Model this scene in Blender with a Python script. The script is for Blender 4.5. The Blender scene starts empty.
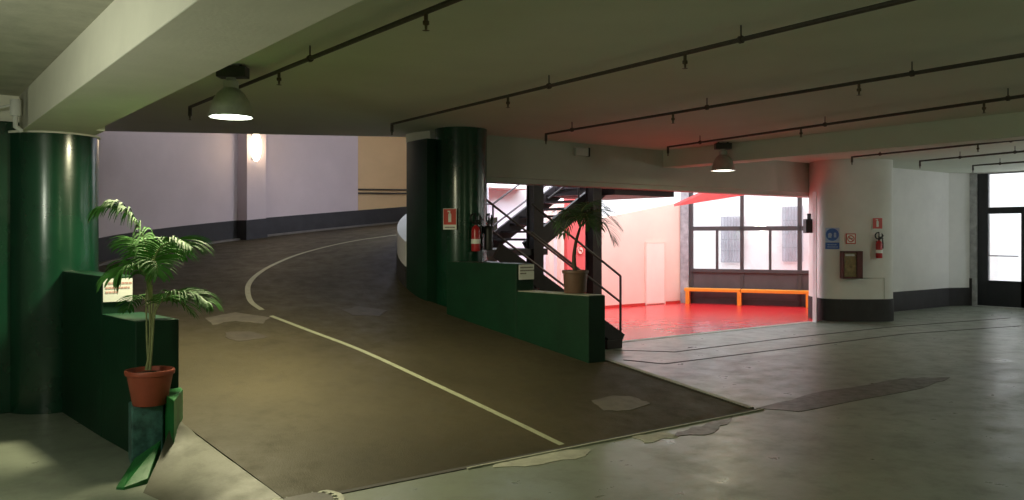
import bpy, bmesh, math, random
from mathutils import Vector, Matrix
random.seed(4)
PI = math.pi
sc = bpy.context.scene
COL = sc.collection

# ------------------------------------------------------------------ camera, world, exposure
F, CX, CY, EYE = 841.0, 512.0, 235.0, 1.6
cam_d = bpy.data.cameras.new('camera'); cam = bpy.data.objects.new('camera', cam_d); COL.objects.link(cam)
cam.location = (0, 0, EYE)
cam.rotation_euler = (PI/2, 0, math.atan2(-0.6, 0.8))
cam_d.sensor_width = 36; cam_d.lens = F/1024*36
cam_d.shift_y = -15/1024
cam_d.clip_end = 200
sc.camera = cam
sc.view_settings.view_transform = 'Standard'
sc.view_settings.look = 'None'
sc.view_settings.exposure = -0.33
sc.view_settings.gamma = 1.0
sc.view_settings.use_curve_mapping = False
sc.cycles.use_denoising = True
sc.cycles.max_bounces = 8
sc.cycles.diffuse_bounces = 5
sc.cycles.glossy_bounces = 4
sc.cycles.sample_clamp_indirect = 6.0
sc.cycles.caustics_reflective = False
sc.cycles.caustics_refractive = False

w = bpy.data.worlds.new('world'); sc.world = w; w.use_nodes = True
bg = w.node_tree.nodes['Background']
bg.inputs[0].default_value = (0.86, 0.93, 1.0, 1); bg.inputs[1].default_value = 5.0

def area(name, loc, size, power, color, target=None, size_y=None, spread=PI):
    d = bpy.data.lights.new(name, 'AREA'); d.energy = power; d.color = color; d.size = size
    if size_y: d.shape = 'RECTANGLE'; d.size_y = size_y
    d.spread = spread
    o = bpy.data.objects.new(name, d); COL.objects.link(o); o.location = loc
    if target is not None:
        o.rotation_euler = (Vector(target)-Vector(loc)).to_track_quat('-Z', 'Y').to_euler()
    return o
GREENISH = (0.86, 1.0, 0.60)
# bare fluorescent tubes of the garage out of view, shining down and up; right-hand pair added
def tube(loc, power, color):
    d = bpy.data.lights.new('unseen_light', 'POINT'); d.energy = power; d.color = color; d.shadow_soft_size = .22
    o = bpy.data.objects.new('unseen_light', d); COL.objects.link(o); o.location = loc
tube((-1.0, 4.6, 2.0), 120, (0.95, 1.0, 0.80))
tube((-1.2, 0.8, 2.3), 20, GREENISH)
tube((2.8, -1.2, 2.1), 30, GREENISH)
tube((8.0, -0.8, 2.1), 46, GREENISH)
tube((15.0, 3.0, 2.1), 88, (0.94, 1.0, 0.86))  # added beyond the right edge to brighten the pier and right wall
tube((17.2, 5.0, 2.2), 45, (0.98, 0.98, 0.96))  # also added, lifts the right wall and door jamb
# daylight reaching the ramp well
area('ramp_daylight', (7.9, 13.6, 3.6), 1.0, 13, (0.60, 0.66, 1.0), target=(6.6, 12.6, 1.2))

area('stair_fill', (9.3, 11.7, 3.4), 1.2, 130, (0.78, 0.80, 1.0), target=(10.0, 13.5, 1.7))  # added area light that brightens the wall behind the stairs

# ------------------------------------------------------------------ coordinates
def W(x, Y, z): return Vector((.8*x+.6*Y, -.6*x+.8*Y, z))
def P(px, py, Y): return W((px-CX)/F*Y, Y, EYE-(py-CY)/F*Y)
def G(px, py, z=0.0):
    Y = (EYE-z)*F/(py-CY); return P(px, py, Y)
def onv(px, v):     # (u, v) where the sight line of column px meets the plane v = const
    r = (px-CX)/F; Y = v/(.8-.6*r); return Vector((Y*(.6+.8*r), v, 0)), Y
def onu(px, u):
    r = (px-CX)/F; Y = u/(.6+.8*r); return Vector((u, Y*(.8-.6*r), 0)), Y
def zat(py, Y): return EYE-(py-CY)/F*Y

# ------------------------------------------------------------------ materials
def nt(name):
    m = bpy.data.materials.new(name); m.use_nodes = True
    return m, m.node_tree, m.node_tree.nodes['Principled BSDF']
def mat(name, col, rough=.6, metal=0, var=.12, scale=3.0, bump=.0, bscale=60, coat=0, spec=None, col2=None, rvar=0.0):
    m, t, b = nt(name)
    N, L = t.nodes, t.links
    tc = N.new('ShaderNodeTexCoord')
    n = N.new('ShaderNodeTexNoise'); n.inputs['Scale'].default_value = scale; n.inputs['Detail'].default_value = 6; n.inputs['Roughness'].default_value = .62
    L.new(tc.outputs['Object'], n.inputs['Vector'])
    r = N.new('ShaderNodeValToRGB'); L.new(n.outputs['Fac'], r.inputs['Fac'])
    r.color_ramp.elements[0].position = .32; r.color_ramp.elements[1].position = .68
    c2 = col2 or tuple(min(1, c*(1+var)) for c in col)
    c1 = tuple(c*(1-var) for c in col)
    r.color_ramp.elements[0].color = (*c1, 1); r.color_ramp.elements[1].color = (*c2, 1)
    L.new(r.outputs['Color'], b.inputs['Base Color'])
    b.inputs['Roughness'].default_value = rough; b.inputs['Metallic'].default_value = metal
    if rvar:
        mr = N.new('ShaderNodeMapRange'); mr.inputs['To Min'].default_value = max(.05, rough-rvar); mr.inputs['To Max'].default_value = rough+rvar
        mr.inputs['From Min'].default_value = .3; mr.inputs['From Max'].default_value = .7
        L.new(n.outputs['Fac'], mr.inputs['Value']); L.new(mr.outputs[0], b.inputs['Roughness'])
    if spec is not None: b.inputs['Specular IOR Level'].default_value = spec
    if coat: b.inputs['Coat Weight'].default_value = coat; b.inputs['Coat Roughness'].default_value = .15
    if bump:
        n2 = N.new('ShaderNodeTexNoise'); n2.inputs['Scale'].default_value = bscale; n2.inputs['Detail'].default_value = 4
        L.new(tc.outputs['Object'], n2.inputs['Vector'])
        bp = N.new('ShaderNodeBump'); bp.inputs['Strength'].default_value = bump; bp.inputs['Distance'].default_value = .01
        L.new(n2.outputs['Fac'], bp.inputs['Height']); L.new(bp.outputs[0], b.inputs['Normal'])
    return m
def emis(name, col, s):
    m, t, b = nt(name); b.inputs['Base Color'].default_value = (*col, 1)
    b.inputs['Emission Color'].default_value = (*col, 1); b.inputs['Emission Strength'].default_value = s
    return m
def two_noise(name, a, b_, c, rough, sc1, sc2, rvar=.12, bump=.15, spec=.5):
    m, t, b = nt(name); N, L = t.nodes, t.links
    tc = N.new('ShaderNodeTexCoord')
    n1 = N.new('ShaderNodeTexNoise'); n1.inputs['Scale'].default_value = sc1; n1.inputs['Detail'].default_value = 8
    n2 = N.new('ShaderNodeTexNoise'); n2.inputs['Scale'].default_value = sc2; n2.inputs['Detail'].default_value = 8; n2.inputs['Roughness'].default_value = .7
    L.new(tc.outputs['Object'], n1.inputs['Vector']); L.new(tc.outputs['Object'], n2.inputs['Vector'])
    r1 = N.new('ShaderNodeValToRGB'); r1.color_ramp.elements[0].position = .35; r1.color_ramp.elements[1].position = .65
    r1.color_ramp.elements[0].color = (*a, 1); r1.color_ramp.elements[1].color = (*b_, 1)
    L.new(n1.outputs['Fac'], r1.inputs['Fac'])
    r2 = N.new('ShaderNodeMapRange'); r2.inputs['From Min'].default_value = .52; r2.inputs['From Max'].default_value = .75; r2.inputs['To Max'].default_value = .7
    L.new(n2.outputs['Fac'], r2.inputs['Value'])
    mx = N.new('ShaderNodeMix'); mx.data_type = 'RGBA'; mx.inputs[7].default_value = (*c, 1)
    L.new(r2.outputs[0], mx.inputs[0]); L.new(r1.outputs['Color'], mx.inputs[6]); L.new(mx.outputs[2], b.inputs['Base Color'])
    mr = N.new('ShaderNodeMapRange'); mr.inputs['From Min'].default_value = .3; mr.inputs['From Max'].default_value = .7
    b.inputs['Specular IOR Level'].default_value = spec
    mr.inputs['To Min'].default_value = rough-rvar; mr.inputs['To Max'].default_value = rough+rvar
    L.new(n2.outputs['Fac'], mr.inputs['Value']); L.new(mr.outputs[0], b.inputs['Roughness'])
    n3 = N.new('ShaderNodeTexNoise'); n3.inputs['Scale'].default_value = 90; L.new(tc.outputs['Object'], n3.inputs['Vector'])
    bp = N.new('ShaderNodeBump'); bp.inputs['Strength'].default_value = bump; bp.inputs['Distance'].default_value = .004
    L.new(n3.outputs['Fac'], bp.inputs['Height']); L.new(bp.outputs[0], b.inputs['Normal'])
    return m
M = {}
M['floor'] = two_noise('polished_concrete', (.175, .195, .155), (.235, .255, .205), (.13, .14, .11), .36, .7, 3.2)
M['ramp'] = two_noise('ramp_asphalt', (.044, .037, .022), (.064, .053, .031), (.035, .029, .019), .62, .8, 5.0, bump=.5, spec=.22)
M['apron'] = two_noise('apron_concrete', (.060, .058, .038), (.082, .080, .052), (.046, .046, .031), .55, 1.2, 5)
M['patch_dark'] = two_noise('dark_repair', (.075, .07, .06), (.11, .10, .085), (.05, .05, .04), .45, 2, 9)
M['patch_light'] = mat('light_repair', (.33, .33, .27), .6, var=.25, scale=9)
M['line'] = mat('line_paint', (.32, .33, .22), .5, var=.15, scale=14)
M['ramp_mid2'] = mat('ramp_kerb', (.14, .125, .11), .7, var=.2, scale=6)
M['joint'] = mat('joint_filler', (.05, .045, .04), .8)
M['ceil'] = mat('ceiling_paint', (.64, .675, .565), .8, var=.04, scale=1.2, bump=.25, bscale=45)
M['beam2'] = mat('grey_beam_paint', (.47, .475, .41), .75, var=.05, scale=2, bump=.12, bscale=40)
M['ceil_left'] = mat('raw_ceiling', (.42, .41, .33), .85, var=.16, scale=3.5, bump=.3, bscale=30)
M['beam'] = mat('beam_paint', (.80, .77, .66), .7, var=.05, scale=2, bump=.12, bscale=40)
M['plaster'] = mat('white_plaster', (.70, .69, .66), .75, var=.05, scale=2, bump=.1, bscale=40)
M['lilac'] = mat('ramp_wall_paint', (.53, .44, .455), .75, var=.05, scale=1.5, bump=.1, bscale=40)
M['ochre'] = mat('ochre_wall_paint', (.66, .45, .24), .75, var=.05, scale=1.5)
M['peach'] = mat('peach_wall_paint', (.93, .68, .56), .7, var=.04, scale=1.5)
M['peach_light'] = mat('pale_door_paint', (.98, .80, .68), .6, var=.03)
M['white'] = mat('white_paint', (.78, .78, .80), .6, var=.03)
M['band'] = mat('dark_band_paint', (.030, .028, .030), .75, var=.2, scale=4)
M['green'] = mat('green_gloss_paint', (.004, .036, .018), .24, var=.22, scale=2.5, bump=.10, bscale=9, coat=.3)
M['green_wall'] = mat('green_wall_paint', (.003, .028, .012), .5, spec=.3, var=.2, scale=4, bump=.15, bscale=25)
M['green_kerb'] = mat('green_kerb_paint', (.012, .12, .025), .45, var=.3, scale=9, bump=.2, bscale=30)
M['teal'] = mat('teal_block_paint', (.05, .13, .115), .4, var=.55, scale=14, bump=.5, bscale=25)
M['steel'] = mat('dark_steel', (.035, .026, .028), .5, metal=.2, var=.2, scale=8)
M['rail'] = mat('rail_steel', (.11, .09, .095), .4, metal=.4)
M['pipe'] = mat('pipe_paint', (.050, .040, .030), .55, var=.3, scale=20)
M['brass'] = mat('sprinkler_brass', (.10, .08, .05), .4, metal=.7)
M['lamp_metal'] = mat('lamp_metal', (.46, .47, .42), .30, metal=.55, var=.15, scale=12)
M['dark_box'] = mat('dark_plastic', (.03, .03, .028), .5)
M['glow'] = emis('lamp_glow', (.93, 1.0, .88), 14)
M['glow2'] = emis('lamp_glow_far', (1.0, .97, .84), 9)
M['wall_glow'] = emis('wall_lamp_glow', (1.0, .86, .62), 9)
M['red_floor'] = mat('red_floor_paint', (.62, .020, .024), .24, var=.06, scale=3)
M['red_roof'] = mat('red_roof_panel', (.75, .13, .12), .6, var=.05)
M['orange'] = mat('orange_paint', (.85, .32, .03), .4, var=.06)
M['frame'] = mat('window_frame_paint', (.060, .050, .048), .5, var=.15, scale=5)
M['panel'] = mat('grey_panel', (.085, .07, .072), .55, var=.12, scale=4)
M['door'] = mat('door_paint', (.016, .018, .022), .4, var=.15)
M['stone'] = mat('grey_stone', (.38, .38, .39), .55, var=.3, scale=7)
M['facade'] = mat('facade_render', (.78, .76, .74), .8, var=.04)
M['facade_window'] = mat('facade_window', (.58, .58, .62), .4)
M['grille'] = mat('grille_iron', (.40, .40, .43), .6)
M['terracotta'] = mat('terracotta', (.30, .06, .03), .55, var=.12, scale=8)
M['brown_pot'] = mat('brown_plastic', (.14, .075, .05), .5, var=.12, scale=8)
M['soil'] = mat('soil', (.03, .02, .012), .95, bump=.8, bscale=50)
M['leaf'] = mat('palm_leaf', (.048, .16, .024), .6, spec=.25, var=.4, scale=6)
M['leaf_dark'] = mat('palm_leaf_dark', (.035, .075, .025), .5, var=.3, scale=6)
M['stem'] = mat('palm_stem', (.20, .22, .09), .6, var=.3, scale=12)
M['trunk'] = mat('palm_trunk', (.07, .05, .03), .8, var=.3, scale=20, bump=.5)
M['paper'] = mat('notice_paper', (.80, .80, .76), .5, var=.02)
M['ink'] = mat('notice_ink', (.62, .36, .33), .6)
M['ink_dark'] = mat('notice_ink_dark', (.22, .18, .17), .6)
M['sign_red'] = mat('sign_red', (.55, .045, .03), .4, var=.05)
M['sign_white'] = mat('sign_white', (.80, .80, .76), .4, var=.02)
M['sign_blue'] = mat('sign_blue', (.02, .10, .42), .4, var=.05)
M['sign_pale'] = mat('sign_pale_blue', (.38, .48, .70), .4, var=.04)
M['ext_red'] = mat('extinguisher_red', (.42, .02, .025), .3, var=.05)
M['rubber'] = mat('black_rubber', (.012, .012, .012), .5)
M['maroon'] = mat('maroon_box', (.10, .03, .03), .5, var=.2)
M['hose'] = mat('yellowed_hose', (.36, .26, .10), .7, var=.35, scale=18)
M['fixture'] = mat('grey_fixture', (.46, .47, .42), .4)
g, t_, b_ = nt('clear_glass'); t_.nodes.remove(b_)
tr = t_.nodes.new('ShaderNodeBsdfTransparent'); gl = t_.nodes.new('ShaderNodeBsdfGlossy'); gl.inputs['Roughness'].default_value = .04
mxs = t_.nodes.new('ShaderNodeMixShader'); mxs.inputs[0].default_value = .09
t_.links.new(tr.outputs[0], mxs.inputs[1]); t_.links.new(gl.outputs[0], mxs.inputs[2]); t_.links.new(mxs.outputs[0], t_.nodes['Material Output'].inputs['Surface'])
M['glass'] = g

# ------------------------------------------------------------------ mesh helpers
class MB:
    def __init__(s): s.bm = bmesh.new()
    def box(s, c, d, rot=None):
        mtx = Matrix.Translation(Vector(c)) @ ((rot or Matrix.Identity(3)).to_4x4()) @ Matrix.Diagonal((*d, 1))
        bmesh.ops.create_cube(s.bm, size=1, matrix=mtx); return s
    def bb(s, a, b):
        return s.box([(p+q)/2 for p, q in zip(a, b)], [abs(q-p) for p, q in zip(a, b)])
    def bar(s, a, b, w_, h, up=Vector((0, 0, 1))):
        a, b = Vector(a), Vector(b); d = b-a
        x = d.normalized(); y = up.cross(x)
        if y.length < 1e-4: y = Vector((0, 1, 0)).cross(x)
        y.normalize(); z = x.cross(y)
        return s.box((a+b)/2, (d.length, w_, h), Matrix((x, y, z)).transposed())
    def tube(s, pts, r, n=10, caps=True):
        pts = [Vector(p) for p in pts]; rs = r if isinstance(r, (list, tuple)) else [r]*len(pts)
        rings = []; ref = None
        for i, p in enumerate(pts):
            if i == 0: d = pts[1]-p
            elif i == len(pts)-1: d = p-pts[i-1]
            else: d = (pts[i+1]-p).normalized()+(p-pts[i-1]).normalized()
            d.normalize()
            if ref is None: ref = Vector((0, 0, 1)) if abs(d.z) < .9 else Vector((1, 0, 0))
            y = d.cross(ref)
            if y.length < 1e-4: y = d.cross(Vector((0, 1, 0)))
            y.normalize(); z = y.cross(d).normalized(); ref = z
            rings.append([s.bm.verts.new(p+rs[i]*(math.cos(a)*y+math.sin(a)*z)) for a in [2*PI*k/n for k in range(n)]])
        for A, B in zip(rings, rings[1:]):
            for k in range(n): s.bm.faces.new((A[k], A[(k+1) % n], B[(k+1) % n], B[k]))
        if caps: s.bm.faces.new(rings[0][::-1]); s.bm.faces.new(rings[-1])
        return s
    def lathe(s, prof, c=(0, 0, 0), n=40, mtx=None):
        c = Vector(c); rings = []
        for r, z in prof:
            if r < 1e-5: 
                v = Vector((0, 0, z)); v = (mtx @ v if mtx else v)+c; rings.append([s.bm.verts.new(v)])
            else:
                ring = []
                for k in range(n):
                    v = Vector((r*math.cos(2*PI*k/n), r*math.sin(2*PI*k/n), z)); v = (mtx @ v if mtx else v)+c
                    ring.append(s.bm.verts.new(v))
                rings.append(ring)
        for A, B in zip(rings, rings[1:]):
            for k in range(n):
                q = [A[k % len(A)], A[(k+1) % len(A)], B[(k+1) % len(B)], B[k % len(B)]]
                u = []
                for v in q:
                    if v not in u: u.append(v)
                if len(u) >= 3: s.bm.faces.new(u)
        return s
    def prism(s, pts, z0, z1):   # pts (x,y) ; z0,z1 numbers or lists
        n = len(pts)
        Z0 = z0 if isinstance(z0, (list, tuple)) else [z0]*n; Z1 = z1 if isinstance(z1, (list, tuple)) else [z1]*n
        a = [s.bm.verts.new((p[0], p[1], Z0[i])) for i, p in enumerate(pts)]
        b = [s.bm.verts.new((p[0], p[1], Z1[i])) for i, p in enumerate(pts)]
        s.bm.faces.new(a[::-1]); s.bm.faces.new(b)
        for i in range(n): s.bm.faces.new((a[i], a[(i+1) % n], b[(i+1) % n], b[i]))
        return s
    def slab(s, pts, off):       # 3-D polygon given a thickness vector
        off = Vector(off); a = [s.bm.verts.new(Vector(p)) for p in pts]; b = [s.bm.verts.new(Vector(p)+off) for p in pts]; n = len(a)
        s.bm.faces.new(a); s.bm.faces.new(b[::-1])
        for i in range(n): s.bm.faces.new((a[(i+1) % n], a[i], b[i], b[(i+1) % n]))
        return s
    def grid(s, rows):
        V = [[s.bm.verts.new(p) for p in r] for r in rows]
        for A, B in zip(V, V[1:]):
            for k in range(len(A)-1): s.bm.faces.new((A[k], A[k+1], B[k+1], B[k]))
        return s
    def build(s, name, m, parent=None, smooth=False, bevel=0, loc=None, segs=2):
        bmesh.ops.recalc_face_normals(s.bm, faces=s.bm.faces)
        if loc is not None: bmesh.ops.translate(s.bm, verts=s.bm.verts, vec=-Vector(loc))
        me = bpy.data.meshes.new(name); s.bm.to_mesh(me); s.bm.free()
        o = bpy.data.objects.new(name, me); COL.objects.link(o); me.materials.append(m)
        if smooth:
            for p in me.polygons: p.use_smooth = True
            e = o.modifiers.new('split', 'EDGE_SPLIT'); e.split_angle = math.radians(40)
        if bevel:
            b = o.modifiers.new('bevel', 'BEVEL'); b.width = bevel; b.segments = segs; b.limit_method = 'ANGLE'
        if loc is not None: o.location = loc
        if parent: o.parent = parent
        return o
def thing(name, label, cat, loc=(0, 0, 0), rz=0, group=None):
    o = bpy.data.objects.new(name, None); COL.objects.link(o); o.location = loc; o.rotation_euler = (0, 0, rz); o.empty_display_size = .1
    o['label'] = label; o['category'] = cat
    if group: o['group'] = group
    return o
def tag(o, label, cat, group=None):
    o['label'] = label; o['category'] = cat
    if group: o['group'] = group
    return o
def st(o, label=None, cat=None):
    o['kind'] = 'structure'
    if label: o['label'] = label
    if cat: o['category'] = cat
    return o

H = 3.0
# ------------------------------------------------------------------ ramp geometry
CU, CV = 8.1, 9.6
V0 = 4.84; SL = .16; V1 = 9.6
Z1 = SL*(V1-V0)
RI, RO = 2.41, 6.82
def zt(th): return Z1+.64*(PI-th)
def edgeL(v): return 1.95-.14*(v-V0)
def edgeR(v): return 6.36-.14*(v-V0)
def rampz(u, v):
    if v <= V1: return SL*(v-V0)
    return zt(math.atan2(v-CV, u-CU))
TH_END = math.radians(77)
def pol(r, th, z=None): return Vector((CU+r*math.cos(th), CV+r*math.sin(th), zt(th) if z is None else z))

# floor: flat slab with the ramp set into it
mb = MB(); mb.prism([(-6, -8), (20.4, -8), (20.4, 9.4), (14.3, 9.4), (14.3, 9.1), (-6, 9.1)], -.2, 0.0)
st(mb.build('floor', M['floor']), 'grey polished concrete garage floor', 'floor')
mb = MB(); mb.prism([(8.05, 9.1), (14.28, 9.1), (14.28, 9.42), (21, 9.42), (21, 14.2), (6.0, 14.2), (6.0, 9.1)], -.2, 0.002)
st(mb.build('floor_red_hall', M['red_floor']), 'glossy red floor of the hall beyond the opening', 'floor')
rows = []; NS = 24; NW = 14
for i in range(NS+1):
    v = V0+(V1-V0)*i/NS
    rows.append([Vector((edgeL(v)+(edgeR(v)-edgeL(v))*k/NW, v, SL*(v-V0)+.004)) for k in range(NW+1)])
for i in range(1, 61):
    th = PI+(TH_END-PI)*i/60
    rows.append([pol(RO+(RI-RO)*k/NW, th) for k in range(NW+1)])
mb = MB(); mb.grid(rows)
L = [r[0] for r in rows]; R_ = [r[-1] for r in rows]
mb.grid([[p, Vector((p.x, p.y, -.1))] for p in L]); mb.grid([[p, Vector((p.x, p.y, -.1))] for p in R_])
st(mb.build('ramp', M['ramp'], smooth=True), 'brown asphalt ramp climbing and curving to the right', 'ramp')
# pale concrete kerb along the lower right edge of the ramp
mb = MB(); mb.grid([[Vector((edgeR(v), v, SL*(v-V0)+.012)), Vector((edgeR(v)+.07, v, SL*(v-V0)+.012)), Vector((edgeR(v)+.09, v, -.05))] for v in [4.86, 5.3, 5.8, 6.2, 6.5, 7.2, 8.2, 9.0]])
st(mb.build('trim_1', M['patch_light']), 'thin pale kerb along the low edge of the ramp', 'kerb')

# apron where the left edge of the ramp runs out into the floor
mb = MB(); rw = []
for v, a_, za_, b_7, zb_ in [(v, a_, za_, edgeL(v)+.02, SL*(v-V0)-.001) for v, a_, za_, b_7, zb_ in ((4.86, 1.5, -.004, 2.0, .008), (5.2, 1.35, -.004, 1.95, .06), (5.55, 1.30, .0, 1.93, .118), (5.9, 1.48, .11, 1.92, .174), (6.15, 1.62, .25, 1.92, .214), (6.5, 1.74, .34, 1.92, .27))]:
    rw.append([Vector((a_+(b_7-a_)*k/4, v, za_+(zb_-za_)*k/4)) for k in range(5)])
mb.grid(rw); st(mb.build('ramp_apron', M['apron'], smooth=True), 'left edge of the ramp running out into the floor', 'ramp')

# centre line on the ramp
def strip(pts, w_, lift=.006, breaks=()):
    a = []
    for i, p in enumerate(pts):
        d = (pts[min(i+1, len(pts)-1)]-pts[max(i-1, 0)]); n = Vector((-d.y, d.x)).normalized()*w_/2
        a.append([Vector((p.x+n.x, p.y+n.y, rampz(p.x+n.x, p.y+n.y)+lift)), Vector((p.x-n.x, p.y-n.y, rampz(p.x-n.x, p.y-n.y)+lift))])
    return a
def ray_ramp(px, py):      # walks the sight line until it meets the ramp
    Y = 4.0
    for _ in range(4000):
        p = P(px, py, Y)
        if p.y > V0 and p.z <= rampz(p.x, p.y)+.004: return Vector((p.x, p.y))
        Y += .005
    return Vector((p.x, p.y))
def smoothpts(pts, n=10):
    out = []
    for i in range(len(pts)-1):
        p0 = pts[max(i-1, 0)]; p1 = pts[i]; p2 = pts[i+1]; p3 = pts[min(i+2, len(pts)-1)]
        for k in range(n):
            t = k/n
            out.append(.5*((2*p1)+(-p0+p2)*t+(2*p0-5*p1+4*p2-p3)*t*t+(-p0+3*p1-3*p2+p3)*t**3))
    out.append(pts[-1]); return out
l1 = smoothpts([ray_ramp(*q) for q in [(562, 445), (500, 415), (430, 382), (360, 350), (310, 331), (271, 316)]], 6)
l2 = smoothpts([ray_ramp(*q) for q in [(262, 310), (252, 303), (248, 294), (249, 284), (258, 274), (275, 264), (300, 254), (332, 245.5), (360, 240), (385, 236.5), (398, 235)]], 8)
mb = MB(); mb.grid(strip(l1, .058)); mb.grid(strip(l2, .065))
tag(mb.build('lane_line', M['line']), 'thin pale painted centre line winding up the brown ramp', 'road marking')

# floor repairs, joints, manhole
def patch(name, pts, m, label, cat, z=.004, rough=.05, group=None):
    P2 = []
    for i, p in enumerate(pts):
        q = pts[(i+1) % len(pts)]
        for k in range(5):
            t = k/5; x = p[0]+(q[0]-p[0])*t; y = p[1]+(q[1]-p[1])*t
            P2.append((x+random.uniform(-1, 1)*rough*12, y+random.uniform(-1, 1)*rough*6))
    vs = [G(x, y) for x, y in P2]
    mb = MB(); mb.slab([(v.x, v.y, -.002) for v in vs], (0, 0, z+.002))
    return tag(mb.build(name, m), label, cat, group)
patch('floor_patch', [(757, 409), (812, 394), (905, 378), (950, 378), (915, 390), (800, 412)], M['patch_dark'], 'long dark stone patch in the concrete right of the ramp corner', 'floor patch', rough=.12)
patch('floor_patch', [(492, 464), (560, 450), (590, 449), (586, 457), (530, 467), (495, 468)], M['patch_light'], 'pale cement patch at the foot of the ramp, below the line end', 'floor patch', rough=.15)
patch('floor_patch', [(632, 436), (668, 432), (676, 437), (645, 443)], M['patch_light'], 'small pale chipped patch at the foot of the ramp', 'floor patch', rough=.2)
patch('floor_patch', [(690, 428), (735, 417), (712, 434), (672, 437)], M['patch_dark'], 'dark oil stained patch below the right corner of the ramp', 'floor patch', rough=.2)
def rpatch(pts, m, label):
    v = []
    for i, p in enumerate(pts):
        q = pts[(i+1) % len(pts)]
        for k in range(4):
            t = k/4; v.append(ray_ramp(p[0]+(q[0]-p[0])*t+random.uniform(-1, 1), p[1]+(q[1]-p[1])*t+random.uniform(-.5, .5)))
    mb = MB(); mb.slab([(a.x, a.y, rampz(a.x, a.y)+.001) for a in v], (0, 0, .006))
    tag(mb.build('ramp_patch', m), label, 'ramp patch')
M['ramp_pale'] = mat('ramp_pale_repair', (.115, .10, .08), .6, var=.3, scale=9)
M['ramp_mid'] = mat('ramp_mid_repair', (.060, .050, .040), .6, var=.3, scale=9)
rpatch([(592, 401), (612, 396), (634, 397), (650, 404), (628, 411), (604, 411)], M['ramp_pale'], 'pale oval patch on the ramp right of the centre line')
rpatch([(205, 318), (236, 312), (270, 318), (262, 324), (236, 321), (212, 325)], M['ramp_pale'], 'worn pale patch beside the break in the centre line')
rpatch([(225, 332), (250, 331), (268, 337), (240, 342), (226, 338)], M['ramp_mid'], 'faint worn patch on the left lane just below the line break')
rpatch([(342, 310), (360, 306), (388, 311), (380, 316), (352, 315)], M['ramp_mid'], 'faint oval patch on the ramp beside the green pillar')
def joint(name, pts, w_, label, m='joint'):
    vs = [G(*p) for p in pts]; mb = MB()
    for a, b in zip(vs, vs[1:]): mb.bar((a.x, a.y, .001), (b.x, b.y, .001), w_, .006)
    tag(mb.build(name, M[m]), label, 'floor joint')
joint('floor_joint', [(613, 350), (675, 352), (780, 339), (892, 327), (1010, 318)], .035, 'dark floor joint nearer the red threshold')
joint('floor_joint', [(624, 360), (664, 364), (780, 349.5), (905, 334), (1020, 326)], .035, 'dark floor joint running to the right, nearer the camera')
# lip of the concrete in front of the ramp
a, b = Vector((2.1, V0-.03, 0)), Vector((6.42, V0-.03, 0))
mb = MB(); mb.bar(a, b, .05, .012); st(mb.build('trim_2', M['joint']), 'dark joint where the floor meets the ramp', 'floor joint')
mb = MB(); mb.prism([(3.2, V0-.075), (6.45, V0-.075), (6.45, V0-.055), (3.2, V0-.055)], -.01, .012); st(mb.build('trim_3', M['patch_light']), 'pale metal edging at the foot of the ramp', 'edging')
mc = G(308, 502)
t = thing('manhole_cover', 'round iron manhole cover with pale rim at the bottom edge', 'manhole cover', (mc.x, mc.y, 0))
mb = MB(); mb.lathe([(.0, .0), (.14, .0), (.15, .012), (.0, .012)], n=32); mb.build('cover_plate', M['patch_dark'], t)
for k in range(18):
    mb = MB(); a = 2*PI*k/18; mb.box((.165*math.cos(a), .165*math.sin(a), .006), (.03, .022, .014), Matrix.Rotation(a, 3, 'Z')); mb.build('stud', M['patch_light'], t)
mb = MB(); mb.lathe([(.18, -.002), (.18, .012), (.215, .012), (.215, -.002)], n=40); mb.build('rim', M['patch_light'], t)

# ------------------------------------------------------------------ ceilings and beams
mb = MB()
mb.prism([(1.0, -8), (20.4, -8), (20.4, 9.7), (6.6, 9.7), (6.55, 10.3), (6.03, 10.5), (2.29, 12.43), (1.0, 13.1)], H, H+.3)
st(mb.build('ceiling', M['ceil']), 'greenish grey painted garage ceiling', 'ceiling')
mb = MB(); mb.prism([(-6, -8), (1.02, -8), (1.02, 9.2), (-6, 9.2)], 2.86, H+.3)
st(mb.build('ceiling_left', M['ceil_left']), 'rough concrete ceiling left of the white beam', 'ceiling')
mb = MB(); mb.bb((1.0, -8, 2.53), (1.53, 8.75, 3.05))
st(mb.build('ceiling_beam', M['beam'], bevel=.006), 'broad cream ceiling beam ending on the left green pillar', 'beam')
# beam over the opening to the red hall
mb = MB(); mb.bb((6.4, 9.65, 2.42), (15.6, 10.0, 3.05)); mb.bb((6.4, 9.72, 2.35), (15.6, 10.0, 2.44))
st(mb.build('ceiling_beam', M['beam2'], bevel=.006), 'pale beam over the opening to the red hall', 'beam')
mb = MB(); mb.bb((10.37, -8, 2.72), (10.72, 9.66, 3.05))
st(mb.build('ceiling_beam', M['ceil'], bevel=.006), 'ceiling beam running past the far pendant lamp', 'beam')
# short pale bracket beam behind the right green pillar
a, b = P(414, 137, 11.7), P(438, 130, 11.4)
mb = MB(); mb.bar((a.x, a.y, 2.92), (b.x, b.y, 2.95), .3, .14)
st(mb.build('ceiling_beam', M['beam']), 'short pale beam end behind the right green pillar', 'beam')

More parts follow.
